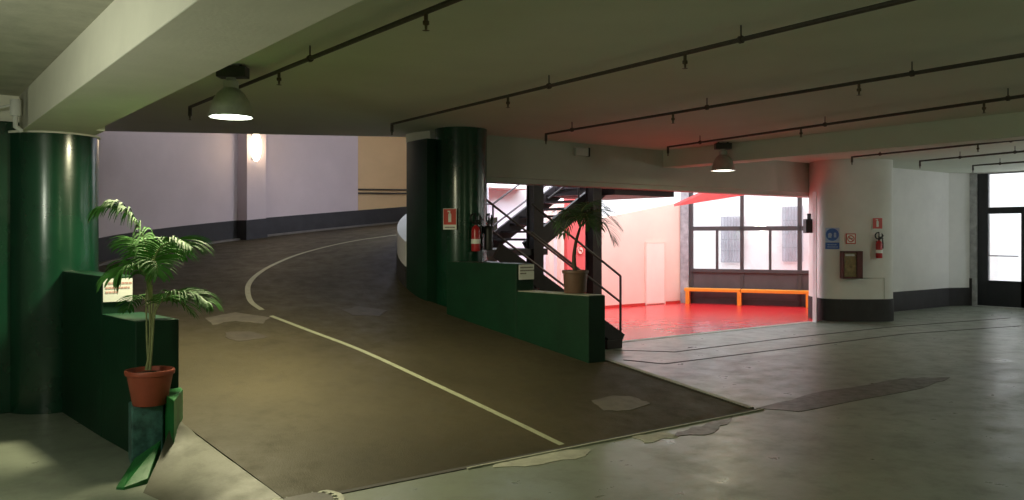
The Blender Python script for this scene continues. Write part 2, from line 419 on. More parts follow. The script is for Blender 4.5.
# ------------------------------------------------------------------ walls
# ramp outer wall: straight piece from the left pillar, then the arc
def arc_wall(th0, th1, r0, r1, zb, ztp, n=50):
    mb = MB(); rows = []
    for i in range(n+1):
        th = th0+(th1-th0)*i/n
        a, b = zb(th), ztp(th)
        rows.append([pol(r0, th, a), pol(r0, th, b), pol(r1, th, b), pol(r1, th, a), pol(r0, th, a)])
    mb.grid(rows)
    for r in (rows[0], rows[-1]): mb.bm.faces.new([mb.bm.verts.new(p) for p in r[:4]])
    return mb
TOPZ = 4.7
def th_of(px, R=RO):
    r = (px-CX)/F; a = .6+.8*r; b = .8-.6*r
    A = a*a+b*b; B = -2*(a*CU+b*CV); C_ = CU*CU+CV*CV-R*R
    Y = (-B+math.sqrt(B*B-4*A*C_))/(2*A); return math.atan2(b*Y-CV, a*Y-CU)
thB = th_of(358)
mb = arc_wall(PI, thB, RO, RO+.3, lambda t: zt(t)-.3, lambda t: TOPZ)
mb.bb((.98, 9.0, 0), (1.28, 9.6, TOPZ))
st(mb.build('wall_ramp', M['lilac'], smooth=True), 'pale lilac curved wall around the ramp', 'wall')
mb = arc_wall(thB, TH_END, RO+.10, RO+.4, lambda t: zt(t)-.3, lambda t: TOPZ, 8)
st(mb.build('wall_ramp_ochre', M['ochre'], smooth=True), 'ochre stretch of wall at the far end of the ramp', 'wall')
mb = arc_wall(PI, TH_END, RO-.015, RO+.02, lambda t: zt(t)-.1, lambda t: zt(t)+.42-.07*(PI-t)/1.7)
st(mb.build('baseboard_ramp', M['band'], smooth=True), 'dark painted band along the foot of the curved ramp wall', 'baseboard')
mb = arc_wall(PI, TH_END, RO-.10, RO-.0, lambda t: zt(t)-.1, lambda t: zt(t)+.035)
st(mb.build('trim_4', M['ramp_mid2'], smooth=True), 'low pale kerb at the foot of the ramp wall', 'kerb')
# dark rail line on the ochre wall
mb = MB()
for zz in (2.50, 2.58):
    mb.tube([pol(RO+.04, thB+(TH_END-thB)*k/6, zz+.03*k/6) for k in range(7)], .018, 8)
tag(mb.build('wall_pipe', M['pipe'], smooth=True), 'pair of thin dark pipes along the ochre wall', 'pipe')
# pilaster with the glowing wall lamp
ta, tb = th_of(247, RO-.25), th_of(266, RO-.25)
mb = arc_wall(ta, tb, RO-.25, RO+.05, lambda t: zt(t)-.2, lambda t: TOPZ, 4)
st(mb.build('pilaster', M['lilac']), 'wall pilaster on the curved ramp wall', 'pilaster')
mb = arc_wall(ta+.004, tb-.004, RO-.265, RO+.05, lambda t: zt(t)-.2, lambda t: zt(t)+.42-.07*(PI-t)/1.7, 4)
st(mb.build('baseboard_pilaster', M['band']), 'dark band at the foot of the pilaster', 'baseboard')
mb = MB(); te = TH_END-.03  # unseen wall, added to block sky light at the ramp end
q4 = [pol(RI+1.0, te, 0), pol(RO+.4, te, 0), pol(RO+.4, te-.04, 0), pol(RI+1.0, te-.04, 0)]
mb.prism([(p.x, p.y) for p in q4], 0, 4.8); st(mb.build('ramp_end_block', M['lilac']), 'unseen wall added to keep sky light out of the ramp end', 'wall')
# unseen cover slab far above the ramp, added to shut out the sky light
mb = MB()
mb.grid([[pol(RI+.4, PI+.35+(TH_END-PI-.35)*k/30, 4.6), pol(RO+.4, PI+.35+(TH_END-PI-.35)*k/30, 4.6)] for k in range(31)])
mb.grid([[pol(RI+.4, PI+.35+(TH_END-PI-.35)*k/30, 4.8), pol(RO+.4, PI+.35+(TH_END-PI-.35)*k/30, 4.8)] for k in range(31)])
mb.bb((.9, 8.6, 4.6), (8.2, 13.0, 4.8))
st(mb.build('ramp_sky_cover', M['ceil']), 'unseen cover slab added to keep sky light off the ramp', 'ceiling')
# inner drum: white parapet
mb = arc_wall(PI-.20, math.radians(84), RI-.2, RI, lambda t: zt(t)-.3, lambda t: zt(t)+.62, 40)
st(mb.build('wall_ramp_inner', M['white'], smooth=True), 'white curved parapet on the inside of the ramp', 'parapet')
mb = arc_wall(PI-.20, math.radians(84), RI-.02, RI+.012, lambda t: zt(t)-.3, lambda t: zt(t)+.28, 40)
st(mb.build('baseboard_inner', M['band'], smooth=True), 'dark band at the foot of the white parapet', 'baseboard')
# tall green panel wall behind the right pillar
th_end = math.atan2(10.02-CV, 5.77-CU)
if th_end < 0: th_end += 2*PI
mb = arc_wall(PI+.07, th_end, RI-.22, RI+.004, lambda t: 0, lambda t: 2.86, 14)
st(mb.build('wall_green', M['green_wall'], smooth=True), 'tall curved green wall left of the right green pillar', 'wall')

# low stepped green walls either side of the ramp
def stepped(name, side, label):
    mb = MB()
    if side == 'R':
        ui = lambda v: 5.87-.14*(v-6.5); t1, t2, vs, ve = .235, .25, 7.55, 8.75
        off = lambda v: ui(v)
        lo, hi = .965, 1.275
        q = [(ui(6.5), 6.5), (ui(6.5)+t1, 6.5), (ui(vs)+t1, vs), (ui(vs), vs)]
        mb.prism(q, -.05, lo)
        q = [(ui(vs), vs), (ui(vs)+t2, vs), (ui(ve)+t2, ve), (ui(ve), ve)]
        mb.prism(q, -.05, hi)
    else:
        q = [(1.47, 6.5), (1.775, 6.5), (1.70, 7.28), (1.395, 7.28)]
        mb.prism(q, -.05, .975)
        q = [(1.395, 7.28), (1.625, 7.28), (1.50, 8.6), (1.30, 8.6)]
        mb.prism(q, -.05, 1.275)
    return st(mb.build(name, M['green_wall'], bevel=.008), label, 'low wall')
stepped('wall_low_right', 'R', 'low stepped green wall under the right pillar')
stepped('wall_low_left', 'L', 'low stepped green wall beside the left pillar')
# thin pale strip painting the lit top of the right low wall
mb = MB(); mb.prism([(5.88, 6.51), (6.09, 6.51), (5.96, 7.54), (5.74, 7.54)], .965, .972); st(mb.build('trim_5', M['patch_light']), 'lit top of the right low wall, painted as a pale strip', 'painted highlight')
# kerb wedge on the left
A = G(116, 489.5); B = G(134, 463, .03); C1 = G(161, 444, .14); D = G(148, 479, .03); E_ = G(124, 490)
mb = MB(); pts = [A, E_, D, C1, B]
mb.prism([(p.x, p.y) for p in pts], -.02, [.015, .018, .035, .17, .06])
st(mb.build('trim_6', M['green_kerb'], bevel=.004), 'bright green sloping kerb tip at the ramp start', 'kerb')
mb = MB(); mb.prism([(1.605, 6.0), (1.775, 6.40), (1.79, 6.5), (1.62, 6.5)], -.05, .465)
st(mb.build('trim_7', M['green_kerb'], bevel=.006), 'green kerb step beside the plant pedestal', 'kerb')
tag(MB().prism([(1.385, 6.24), (1.60, 6.24), (1.615, 6.49), (1.42, 6.49)], -.01, .405).build('pedestal', M['teal'], bevel=.012),
    'chipped teal green block under the terracotta pot', 'pedestal')

# green pillars
def pillar(c, r, top, label):
    mb = MB(); mb.lathe([(0, 0), (r, 0), (r, top), (0, top)], c, 72)
    return st(mb.build('pillar', M['green'], smooth=True), label, 'pillar')
pc = W((53-CX)/F*7.88, 7.88, 0)
pillar((pc.x, pc.y, 0), .385, 2.53, 'glossy green round pillar at the left edge')
mb = MB(); mb.lathe([(0, 2.515), (.40, 2.515), (.40, 2.535), (0, 2.535)], (pc.x, pc.y, 0), 72); st(mb.build('trim_8', M['beam'], smooth=True), 'thin pale ring on top of the left pillar', 'trim')
mb = MB(); mb.bb((1.0, 8.2, 2.53), (1.6, 9.3, 3.02)); st(mb.build('pillar_head', M['beam']), 'pale block above the left pillar', 'beam')
p2 = W((461-CX)/F*11.2, 11.2, 0)
pillar((p2.x, p2.y, 0), .346, 3.0, 'dark green round pillar in the middle of the garage')
# left green wall
mb = MB(); mb.bb((-6, 8.75, 0), (1.0, 9.0, 2.62)); st(mb.build('wall_left', M['green'], bevel=.01), 'green wall left of the left pillar', 'wall')
mb = MB(); mb.bb((-6, 8.80, 2.6), (1.0, 9.0, 2.9)); st(mb.build('wall_left_upper', M['beam']), 'pale strip above the green wall', 'wall')
# walls behind the camera
for n_, a_, b_2 in (('wall_rear', (-6, -8.2, 0), (20.4, -8, 3.1)), ('wall_side', (-6.2, -8, 0), (-6, 9.0, 3.1))):
    mb = MB(); mb.bb(a_, b_2); st(mb.build(n_, M['plaster']), 'white wall behind the camera', 'wall')

# white rounded pier between the opening and the right wall
def superell(cx, Yc, a, b, n=4.0, k=64):
    out = []
    for i in range(k):
        t = 2*PI*i/k; c, s = math.cos(t), math.sin(t)
        x = cx+a*abs(c)**(2/n)*(1 if c > 0 else -1); y = Yc+b*abs(s)**(2/n)*(1 if s > 0 else -1)
        q = W(x, y, 0); out.append((q.x, q.y))
    return out
pier = superell(6.47, 16.1, .70, .60, 3.4)
mb = MB(); mb.prism(pier, 0, 3.0); st(mb.build('pier', M['plaster'], smooth=True), 'white rounded pier with dark base between opening and right wall', 'pillar')
pier2 = superell(6.47, 16.1, .712, .612, 3.4)
mb = MB(); mb.prism(pier2, 0, .415); st(mb.build('baseboard_pier', M['band'], smooth=True), 'dark painted band round the foot of the white pier', 'baseboard')
# right wall
mb = MB(); mb.prism([(14.6, 9.26), (19.25, 9.26), (19.82, 9.0), (20.1, 9.0), (20.1, 9.6), (14.6, 9.6)], 0, 3.02)
st(mb.build('wall_right', M['plaster']), 'white wall between pier and dark door', 'wall')
mb = MB(); mb.prism([(14.6, 9.248), (19.247, 9.248), (19.80, 8.99), (19.83, 9.05), (19.25, 9.3), (14.6, 9.3)], 0, .41)
st(mb.build('baseboard_right', M['band']), 'dark painted band along the right white wall', 'baseboard')

# door wall at u = 19.8
UD = 19.8
def dv(px): q, Y = onu(px, UD); return q.y, Y
vj, Yj = dv(973); vj2, _ = dv(977.5)
v_a, Ya = dv(977.5); v_g0, Yg0 = dv(988)
vR = dv(1024)[0]
W_END = v_a-3.4
mb = MB(); mb.bb((UD, W_END-.001, 0), (UD+.3, -8, 3.02)); mb.bb((UD, v_a, 2.98), (UD+.3, W_END, 3.02))
st(mb.build('wall_door', M['plaster']), 'wall around the dark glazed door', 'wall')
mb = MB(); mb.bb((UD-.05, vj2, 0), (UD+.3, 9.05, 3.0)); st(mb.build('trim_9', M['stone'], bevel=.01), 'grey stone jamb left of the dark door', 'jamb')
mb = MB(); mb.bb((UD-.06, 8.98, .0), (UD, 9.06, .62)); st(mb.build('trim_10', M['band']), 'dark strip on the corner beside the door', 'trim')
d = thing('door_1', 'dark framed glazed double door at the far right', 'door', (UD, v_a, 0)); d['kind'] = 'structure'
Zt = zat(167, Ya)
def zr(py, px): return zat(py, dv(px)[1])
zg1, zg0 = zr(174, 992), zr(207, 1005); zl1, zl0 = zr(213.5, 1005), zr(281, 1005)
g0 = dv(988)[0]; g1 = dv(1021)[0]; wleaf = g0-g1
mb = MB(); X0, X1 = 0, .09
def fb(y0, y1, z0, z1): mb.bb((X0, y0-v_a, z0), (X1, y1-v_a, z1))
ymax, ymin = v_a, W_END
fb(ymax, g0, 0, 2.98)
fb(g0, ymin, zg1, 2.98)
fb(g0, ymin, zl1, zg0)
ys = [g0]; y = g0
while y-wleaf > ymin+.2:
    fb(y-wleaf, y-wleaf-.22, 0, zl1); y -= wleaf+.22; 
fb(y, ymin, 0, zl1)
mb.build('frame', M['door'], d, bevel=.006)
mb = MB(); fb(g0, y, 0.02, zl0); mb.build('lower_panel', M['door'], d, bevel=.004)
mb = MB(); mb.bb((.03, g0-v_a, zl0), (.04, y-v_a, zl1)); mb.bb((.03, g0-v_a, zg0), (.04, ymin-v_a, zg1)); mb.build('pane', M['glass'], d)
zc = zr(256, 1005)
mb = MB(); mb.tube([(-.06, g0-.02-v_a, zc), (-.06, g1+.03-v_a, zc)], .012, 8); mb.build('push_bar', M['rail'], d)
st(MB().bb((UD-.25, W_END, 0), (UD+.1, v_a, .02)).build('trim_11', M['stone']), 'stone threshold under the dark door', 'threshold')

# ------------------------------------------------------------------ red hall
q0, Y0 = onv(683, 13.5)
Cn = Vector((q0.x, 13.5, 0)); dirw = Vector((.50, -.866, 0)); nin = Vector((-.866, -.5, 0))
def onw(px, off=0.0):     # sight line meets the window wall
    r = (px-CX)/F; a = .6+.8*r; b = .8-.6*r
    o = Cn+nin*off
    # o + s*dirw = Y*(a,b)
    det = dirw.x*(-b)-dirw.y*(-a)
    s = (-o.x*(-b)+o.y*(-a))/det*1.0
    s = ((-o.x)*(-b)-(-o.y)*(-a))/det
    Y = (o.x+s*dirw.x)/a
    return s, Y
S_END = onw(850)[0]
zs, ztm = .79, 1.74
rotw = Matrix((dirw, -nin, Vector((0, 0, 1)))).transposed()
def wb(mb, s0, s1, z0, z1, t0=-.05, t1=.05):
    c = Cn+dirw*((s0+s1)/2)-nin*((t0+t1)/2)
    return mb.box((c.x, c.y, (z0+z1)/2), (abs(s1-s0), abs(t1-t0), abs(z1-z0)), rotw)
win = thing('window_1', 'tall dark framed window wall behind the red floor', 'window', (0, 0, 0)); win['kind'] = 'structure'
s_l = onw(690)[0]; ZT = 3.6
mb = MB()
def vert(px0, px1, z0, z1): wb(mb, onw(px0)[0], onw(px1)[0], z0, z1)
vert(689.5, 693.2, 0, ZT); vert(740.3, 743.8, 0, ZT); vert(797.5, 802, 0, ZT); vert(716, 718.2, zs, ztm); vert(769, 771.4, zs, ztm)
wb(mb, s_l, S_END, ztm-.04, ztm+.06); wb(mb, s_l, S_END, zs-.06, zs+.02, -.07, .07); wb(mb, s_l, S_END, 0, .12); wb(mb, s_l, S_END, 3.5, ZT)
mb.build('frame', M['frame'], win, bevel=.004)
mb = MB(); wb(mb, s_l, S_END, .05, zs-.03, -.02, .02); mb.build('lower_panel', M['panel'], win)
mb = MB(); wb(mb, s_l, S_END, zs, ZT, -.006, .006); mb.build('pane', M['glass'], win)
mb = MB(); wb(mb, onw(681.3)[0], onw(689.4)[0], 0, 3.6, -.12, .25); st(mb.build('trim_12', M['stone'], bevel=.008), 'grey stone jamb at the left end of the window wall', 'jamb')
# back wall, its top sloping with the glass roof
ql = 9.2
def sec(name, u0, u1, z0, z1, m, label, v=13.5):
    mb = MB(); mb.slab([(u0, v, -.05), (u1, v, -.05), (u1, v, z1), (u0, v, z0)], (0, .25, 0))
    return st(mb.build(name, M[m]), label, 'wall')
uA = onv(560, 13.5)[0].x
sec('wall_hall_left', ql, uA, 2.45, 2.75, 'white', 'bluish white wall behind the steel staircase')
z600 = zat(219, onv(600, 13.5)[1]); z677 = zat(205, onv(677, 13.5)[1])
sl = (z677-z600)/(onv(677, 13.5)[0].x-onv(600, 13.5)[0].x); u600 = onv(600, 13.5)[0].x
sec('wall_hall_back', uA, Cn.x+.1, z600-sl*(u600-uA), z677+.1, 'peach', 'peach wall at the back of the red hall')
# lighter recessed panel and red skirting on the peach wall
pa, pb = onv(646, 13.49)[0].x, onv(664, 13.49)[0].x
d2 = thing('door_2', 'plain peach flush door in the back wall of the red hall', 'door', (pa, 13.49, 0)); d2['kind'] = 'structure'
mb = MB(); mb.bb((0, -.02, .02), (pb-pa, .0, zat(243, onv(655, 13.5)[1]))); mb.build('door_leaf', M['peach_light'], d2, bevel=.01)
zz = zat(243, onv(655, 13.5)[1]); 
mb = MB(); mb.bb((-.03, -.022, 0), (0, 0, zz+.03)); mb.bb((pb-pa, -.022, 0), (pb-pa+.03, 0, zz+.03)); mb.bb((0, -.022, zz), (pb-pa, 0, zz+.03)); mb.build('door_frame', M['peach'], d2)
mb = MB(); mb.bb((ql, 13.47, 0), (pa-.04, 13.5, .055)); mb.bb((pb+.04, 13.47, 0), (Cn.x, 13.5, .055)); st(mb.build('baseboard_hall', M['sign_red']), 'red skirting along the peach wall', 'baseboard')
# pilaster strips behind the stairs
for i, (a_, b_3) in enumerate([(549, 553), (560, 563.5), (567, 573)]):
    u0, u1 = onv(a_, 13.4)[0].x, onv(b_3, 13.4)[0].x
    mb = MB(); mb.bb((u0, 13.38, 0), (u1, 13.5, 2.3)); st(mb.build('trim_%d' % (13+i), M['peach']), 'peach pilaster strip behind the stairs', 'trim')
# glass roof bars over the hall + left soffit
mb = MB(); mb.bb((8.7, 12.9, 2.50), (10.3, 13.7, 2.65)); st(mb.build('ceiling_stair', M['beam']), 'beige soffit above the staircase', 'ceiling')
A = P(674, 206.5, 19.3); B = P(768, 191.5, 18.0); C2 = P(800, 181, 17.2); D = P(742, 176, 18.2)
mb = MB(); mb.slab([A, B, C2, D], (0, 0, .06)); tag(mb.build('roof_panel', M['red_roof']), 'red sloping roof panel above the window wall', 'roof panel')
# white post edge at the right end of the opening
a = G(812.5, 322); b = G(816.5, 322.6)
mb = MB(); mb.prism([(a.x, a.y), (b.x, b.y), (b.x+.35, b.y+.22), (a.x+.35, a.y+.23)], 0, 2.4)
st(mb.build('trim_16', M['white'], bevel=.01), 'white strip on the right edge of the opening', 'trim')
st(MB().bb((8.6, 9.02, -.01), (13.7, 9.14, .006)).build('trim_17', M['patch_light']), 'pale threshold strip before the red floor', 'threshold')
# orange guard rail / bench
zt1, zb1 = .37, .295
g = thing('bench', 'long low orange bench in front of the window wall', 'bench')
for (a_, b_4) in ((685, 740.5), (741.5, 815)):
    mb = MB(); wb(mb, onw(a_, .25)[0], onw(b_4, .25)[0], zb1, zt1, -.36, -.12); mb.build('seat', M['orange'], g, bevel=.01)
for px_ in (739.5, 688, 808):
    s = onw(px_, .25)[0]; mb = MB(); wb(mb, s-.04, s+.05, 0.0, zb1+.002, -.36, -.22); mb.build('leg', M['orange'], g, bevel=.006)
# speaker-like box on the opening edge
t = thing('wall_speaker', 'small black box speaker on the right edge of the opening', 'speaker', P(808.5, 226, 15.6))
mb = MB(); mb.box((0, 0, 0), (.15, .16, .26), Matrix.Rotation(-.64, 3, 'Z')); mb.build('housing', M['dark_box'], t, bevel=.01)
mb = MB(); mb.box((.02, .0, .17), (.05, .05, .12)); mb.build('mount', M['dark_box'], t)
mb = MB(); mb.box((.14, .0, 0.0), (.14, .04, .04)); mb.build('bracket', M['dark_box'], t)
# glass roof frame high over the hall
mb = MB()
for k in range(6): mb.bar((9.3+k*1.5, 10.0, 4.0), (9.3+k*1.5, 13.9, 3.6), .06, .08)
mb.bar((8.8, 10.0, 4.0), (17.5, 10.0, 4.0), .08, .1)
st(mb.build('roof_frame', M['frame']), 'steel bars of the glass roof over the red hall', 'roof')

# facade outside the window wall
off = -4.6
fo = Cn+nin*off
def fpt(px): s, Y = onw(px, off); return s, Y
def fbx(mb, s0, s1, z0, z1, t0, t1):
    c = fo+dirw*((s0+s1)/2)-nin*((t0+t1)/2)
    return mb.box((c.x, c.y, (z0+z1)/2), (abs(s1-s0), abs(t1-t0), abs(z1-z0)), rotw)
bld = thing('building', 'pale rendered building with barred windows outside the window wall', 'building')
mb = MB(); fbx(mb, fpt(660)[0]-3, fpt(830)[0]+4, -.3, 7.0, 0, .3); mb.build('wall', M['facade'], bld)
for a_, b_5, y0, y1 in ((722, 743, 217, 262), (783, 803, 207, 261)):
    s0, Ya_ = fpt(a_); s1, Yb_ = fpt(b_5); Ym = (Ya_+Yb_)/2; z0, z1 = zat(y1, Ym), zat(y0, Ym)
    mb = MB(); fbx(mb, s0, s1, z0, z1, -.02, .02); f = mb.build('window', M['facade_window'], bld)
    mb = MB(); n = 7
    for k in range(n+1): s = s0+(s1-s0)*k/n; fbx(mb, s-.012, s+.012, z0, z1, -.12, -.09)
    for k in range(5): z = z0+(z1-z0)*k/4; fbx(mb, s0, s1, z-.012, z+.012, -.12, -.09)
    mb.build('grille', M['grille'], f)
mb = MB(); mb.bb((12, 6, -.35), (40, 30, -.3)); st(mb.build('ground', M['stone']), 'paving outside', 'ground')
mb = MB(); mb.bb((20.4, -8, -.3), (28, 9.1, -.25)); st(mb.build('ground_street', M['facade']), 'paving outside the door', 'ground')
bl = thing('building', 'pale building across the street seen through the dark door', 'building', (27, 6, 0))
mb = MB(); mb.bb((0, -12, -.3), (.3, 8, 9)); mb.build('wall', M['facade'], bl)
for k in range(4):
    mb = MB(); mb.bb((-.03, 1.6-k*2.0, 3.0), (.0, 2.5-k*2.0, 4.6)); mb.build('window', M['facade_window'], bl)

# ------------------------------------------------------------------ steel staircase
stair = thing('staircase', 'dark steel switchback staircase with railings left of the red hall', 'staircase', (0, 0, 0))
def sb(name, mb, m='steel', bevel=.0): return mb.build(name, M[m], stair, bevel=bevel)
uF, zL = 8.40, 1.39; SLA = .64; uT = uF-zL/SLA
vN, vF = 8.62, 9.52
def za(u): return (uF-u)*SLA
for v in (vN, vF):
    mb = MB(); mb.bar((uF-.0, v, .10), (uT, v, zL+.02), .05, .20); mb.bb((uF-.28, v-.025, 0), (uF-.02, v+.025, .14)); sb('stringer', mb)
nA = 8
for i in range(nA):
    z = zL*(i+1)/(nA+1)*1.0; u = uF-(i+.5)*(uF-uT)/nA
    mb = MB(); mb.bb((u-.14, vN, z-.02), (u+.14, vF, z+.015)); sb('tread', mb)
mb = MB(); mb.bb((uF-.30, vN-.03, 0), (uF+.0, vF+.03, .13)); sb('bottom_step', mb, bevel=.01)
# landing
mb = MB(); mb.prism([(uT+.02, vN-.03), (uT+.02, 10.2), (8.35, 10.2), (8.35, 11.55), (6.45, 11.2), (6.0, 10.3), (6.0, 9.9), (6.28, 9.72), (6.28, vN-.03)][::-1] if False else [(6.30, 9.75), (8.35, 10.2), (8.35, 11.55), (6.75, 11.3), (6.15, 10.3)], zL-.10, zL)
sb('landing', mb)
# flight B
vb0, vb1 = 10.35, 11.5
uB0, uB1, SLB = 8.05, 9.75, .635
for v in (vb0, vb1):
    mb = MB(); mb.bar((uB0, v, zL-.02), (uB1, v, zL-.02+SLB*(uB1-uB0)), .06, .27); sb('stringer', mb)
nB = 8
for i in range(nB):
    u = uB0+.15+(i+.5)*(uB1-uB0-.1)/nB; z = zL+SLB*(u-uB0)-.02
    mb = MB(); mb.bb((u-.14, vb0, z-.02), (u+.14, vb1, z+.015)); sb('tread', mb)
zP = zL+SLB*(uB1-uB0)
mb = MB(); mb.bb((9.6, 10.0, 2.26), (11.02, 11.7, 2.46)); sb('upper_platform', mb)
# posts
for px_ in (535, 593.5):
    q, Y = onv(px_, 10.18); mb = MB(); s = .095
    mb.bb((q.x-s, q.y-s, 0), (q.x+s, q.y-s+.02, 3.3)); mb.bb((q.x-s, q.y+s-.02, 0), (q.x+s, q.y+s, 3.3)); mb.bb((q.x-s*.8, q.y-s+.01, 0), (q.x+s*.8, q.y+s-.01, 3.3))
    sb('post', mb)
# railings of flight A
def rail(v, u0, u1, zr0, hs, base, slope, sgn, post_at):
    for h in hs:
        mb = MB(); mb.tube([(u0, v, base+h), (u1, v, base+h+slope*abs(u1-u0))], .017, 8); sb('rail', mb, 'rail')
    for u in post_at:
        z = slope*abs(u-u0)+base; mb = MB(); mb.tube([(u, v, z-.02 if u != u0 else max(0, base-.1)), (u, v, z+max(hs))], .017, 8); sb('rail_post', mb, 'rail')
q, Y = onv(620.5, vN+.05)
zt_, zm_ = zat(276, Y), zat(302, Y)
rail(vN+.05, q.x, q.x-1.62, 0, (zt_, zm_), 0.0, .615, -1, (q.x,))
q2 = Vector((q.x, vF, 0))
rail(vF, q.x, q.x-2.1, 0, (zt_, zm_), 0.0, .615, -1, (q.x,))
# railings of flight B
q, Y = onv(493, vb1); u0 = q.x; zr1, zr2 = zat(204, Y), zat(226, Y)
rail(vb1, u0, u0+1.8, 0, (zr1-zL, zr2-zL), zL, .635, 1, (u0,))
mb = MB()
for z in (zr1, zr2): mb.tube([(u0, vb1, z), (u0-.9, vb1, z)], .017, 8)
sb('rail', mb, 'rail')
rail(vb0, u0+.25, u0+1.6, 0, (zr1-zL+.05,), zL, .635, 1, (u0+.9,))

# ------------------------------------------------------------------ pipes with sprinklers
PZ = 2.90
def pipe(e0, e1, heads, clamps, label, ext=0.0, r=.019):
    a = G(*e0, PZ) if False else P(e0[0], e0[1], (PZ-EYE)*F/(CY-e0[1])); b = P(e1[0], e1[1], (PZ-EYE)*F/(CY-e1[1]))
    d = (b-a).normalized(); b = b+d*ext
    t = thing('sprinkler_pipe', label, 'pipe', (a.x, a.y, PZ), 0, 'sprinkler pipes under the ceiling')
    mb = MB(); mb.tube([(0, 0, -.09), (0, 0, 0), tuple((b-a).to_3d())[:2]+(0,)], r, 10); mb.build('pipe_run', M['pipe'], t, smooth=True)
    def atp(px):
        # parameter where the pipe crosses the sight line of px
        rr = (px-CX)/F; A_ = .6+.8*rr; B_ = .8-.6*rr
        s = (a.y*A_-a.x*B_)/(d.x*B_-d.y*A_); return d*s
    mb = MB(); mb.lathe([(.008, 0), (.012, -.01), (.006, -.03), (.016, -.04), (.0, -.042)], (0, 0, -.09), 12); mb.build('sprinkler_head', M['brass'], t)
    for h in heads:
        o = atp(h); mb = MB(); mb.lathe([(.012, 0), (.012, -.04), (.019, -.045), (.019, -.065), (.009, -.07), (.007, -.095), (.022, -.10), (0, -.104)], (o.x, o.y, -.01), 12); mb.build('sprinkler_head', M['brass'], t)
    for h in clamps:
        o = atp(h); mb = MB(); mb.tube([(o.x, o.y, 0), (o.x, o.y, H-PZ-.004)], .006, 6); mb.tube([(o.x-d.x*.012, o.y-d.y*.012, 0), (o.x+d.x*.012, o.y+d.y*.012, 0)], r+.007, 12); mb.build('pipe_clamp', M['pipe'], t)
    return t
pipe((190, 107), (455, 0), (279, 426), (310,), 'nearest sprinkler pipe, passing the lit pendant lamp at left', 3)
pipe((392, 124), (905, 0), (508, 685), (549, 741), 'sprinkler pipe crossing the ceiling from the top of the middle green pillar', 3)
pipe((546, 134), (1024, 55), (673, 859), (572, 707, 912), 'third sprinkler pipe, starting right of the middle pillar', 3)
pipe((668, 147), (1024, 96), (801, 984), (700, 825, 1008), 'sprinkler pipe starting beside the far pendant lamp', 3)
pipe((852, 157), (1024, 139.3), (978,), (880, 1011), 'sprinkler pipe starting above the white pier', 2)
pipe((920, 161), (1024, 151.3), (), (960, 1015), 'sprinkler pipe above the right white wall', 2)
pipe((973, 165.5), (1024, 161.8), (), (1000,), 'farthest sprinkler pipe, just above the dark door', 1)

# ------------------------------------------------------------------ pendant lamps
def pendant(x, y, zrim, label, glow, power, box_dx):
    t = thing('pendant_lamp', label, 'lamp', (x, y, zrim), 0, 'dome pendant lamps')
    mb = MB(); mb.lathe([(.178, 0), (.174, .012), (.166, .06), (.145, .13), (.11, .19), (.072, .225), (.06, .235), (.06, .232), (.10, .18), (.135, .125), (.158, .06), (.168, .008)], n=48)
    mb.build('lamp_shade', M['lamp_metal'], t, smooth=True)
    mb = MB(); mb.lathe([(.18, -.006), (.184, .0), (.18, .012), (.172, .006), (.172, -.006), (.18, -.006)], n=48); mb.build('rim', M['lamp_metal'], t, smooth=True)
    mb = MB(); mb.lathe([(.0, -.012), (.09, -.006), (.166, .006), (.09, .012), (0, .012)], n=40); mb.build('diffuser', glow, t, smooth=True)
    mb = MB(); mb.lathe([(.06, .23), (.062, .29), (.04, .30), (.04, .33), (0, .33)], n=24); mb.build('collar', M['fixture'], t, smooth=True)
    rot = Matrix.Rotation(-.64, 3, 'Z')
    mb = MB(); mb.box(rot @ Vector((box_dx, 0, .365)), (.24, .13, .09), rot); mb.build('ballast_box', M['dark_box'], t, bevel=.006)
    for s in (-.07, .07):
        mb = MB(); mb.box(rot @ Vector((box_dx+s, 0, (.41+H-zrim)/2)), (.02, .05, H-zrim-.40), rot); mb.build('bracket', M['dark_box'], t)
    l = bpy.data.lights.new('lamp_light', 'AREA'); l.shape = 'DISK'; l.size = .32; l.energy = power; l.color = (1.0, .93, .58)
    o = bpy.data.objects.new('lamp_light', l); COL.objects.link(o); o.location = (0, 0, -.02); o.parent = t
    return t
q = W((231-CX)/F*6.93, 6.93, 0); pendant(q.x, q.y, 2.575, 'lit metal dome pendant lamp at upper left, before the ramp', M['glow'], 190, .015)
q = W((723-CX)/F*12.7, 12.7, 0); pendant(q.x, q.y, 2.575, 'small metal dome pendant lamp hanging before the red hall', M['glow2'], 16, -.0)

# wall lamp on the pilaster
tl = th_of(254, RO-.25); zc_ = 1.6+(235-146)/F*15.8
n_ = Vector((-math.cos(tl), -math.sin(tl), 0)); pw = pol(RO-.26, tl, 0)
t = thing('wall_lamp', 'glowing oval wall lamp on the pilaster of the ramp wall', 'wall lamp', (pw.x, pw.y, zc_), math.atan2(n_.y, n_.x))
mb = MB(); mb.box((.01, 0, 0), (.02, .12, .5)); mb.build('backplate', M['fixture'], t, bevel=.015)
mb = MB()
prof = []
for k in range(13):
    a = -PI/2+PI*k/12; prof.append((.095*math.cos(a)+.001, .28*math.sin(a)))
mb.lathe(prof, (0.05, 0, 0), 24); o = mb.build('diffuser', M['wall_glow'], t, smooth=True)
l = bpy.data.lights.new('wall_lamp_light', 'POINT'); l.energy = 15; l.color = (1.0, .74, .42); l.shadow_soft_size = .1
o = bpy.data.objects.new('wall_lamp_light', l); COL.objects.link(o); o.location = (.22, .0, 0); o.parent = t

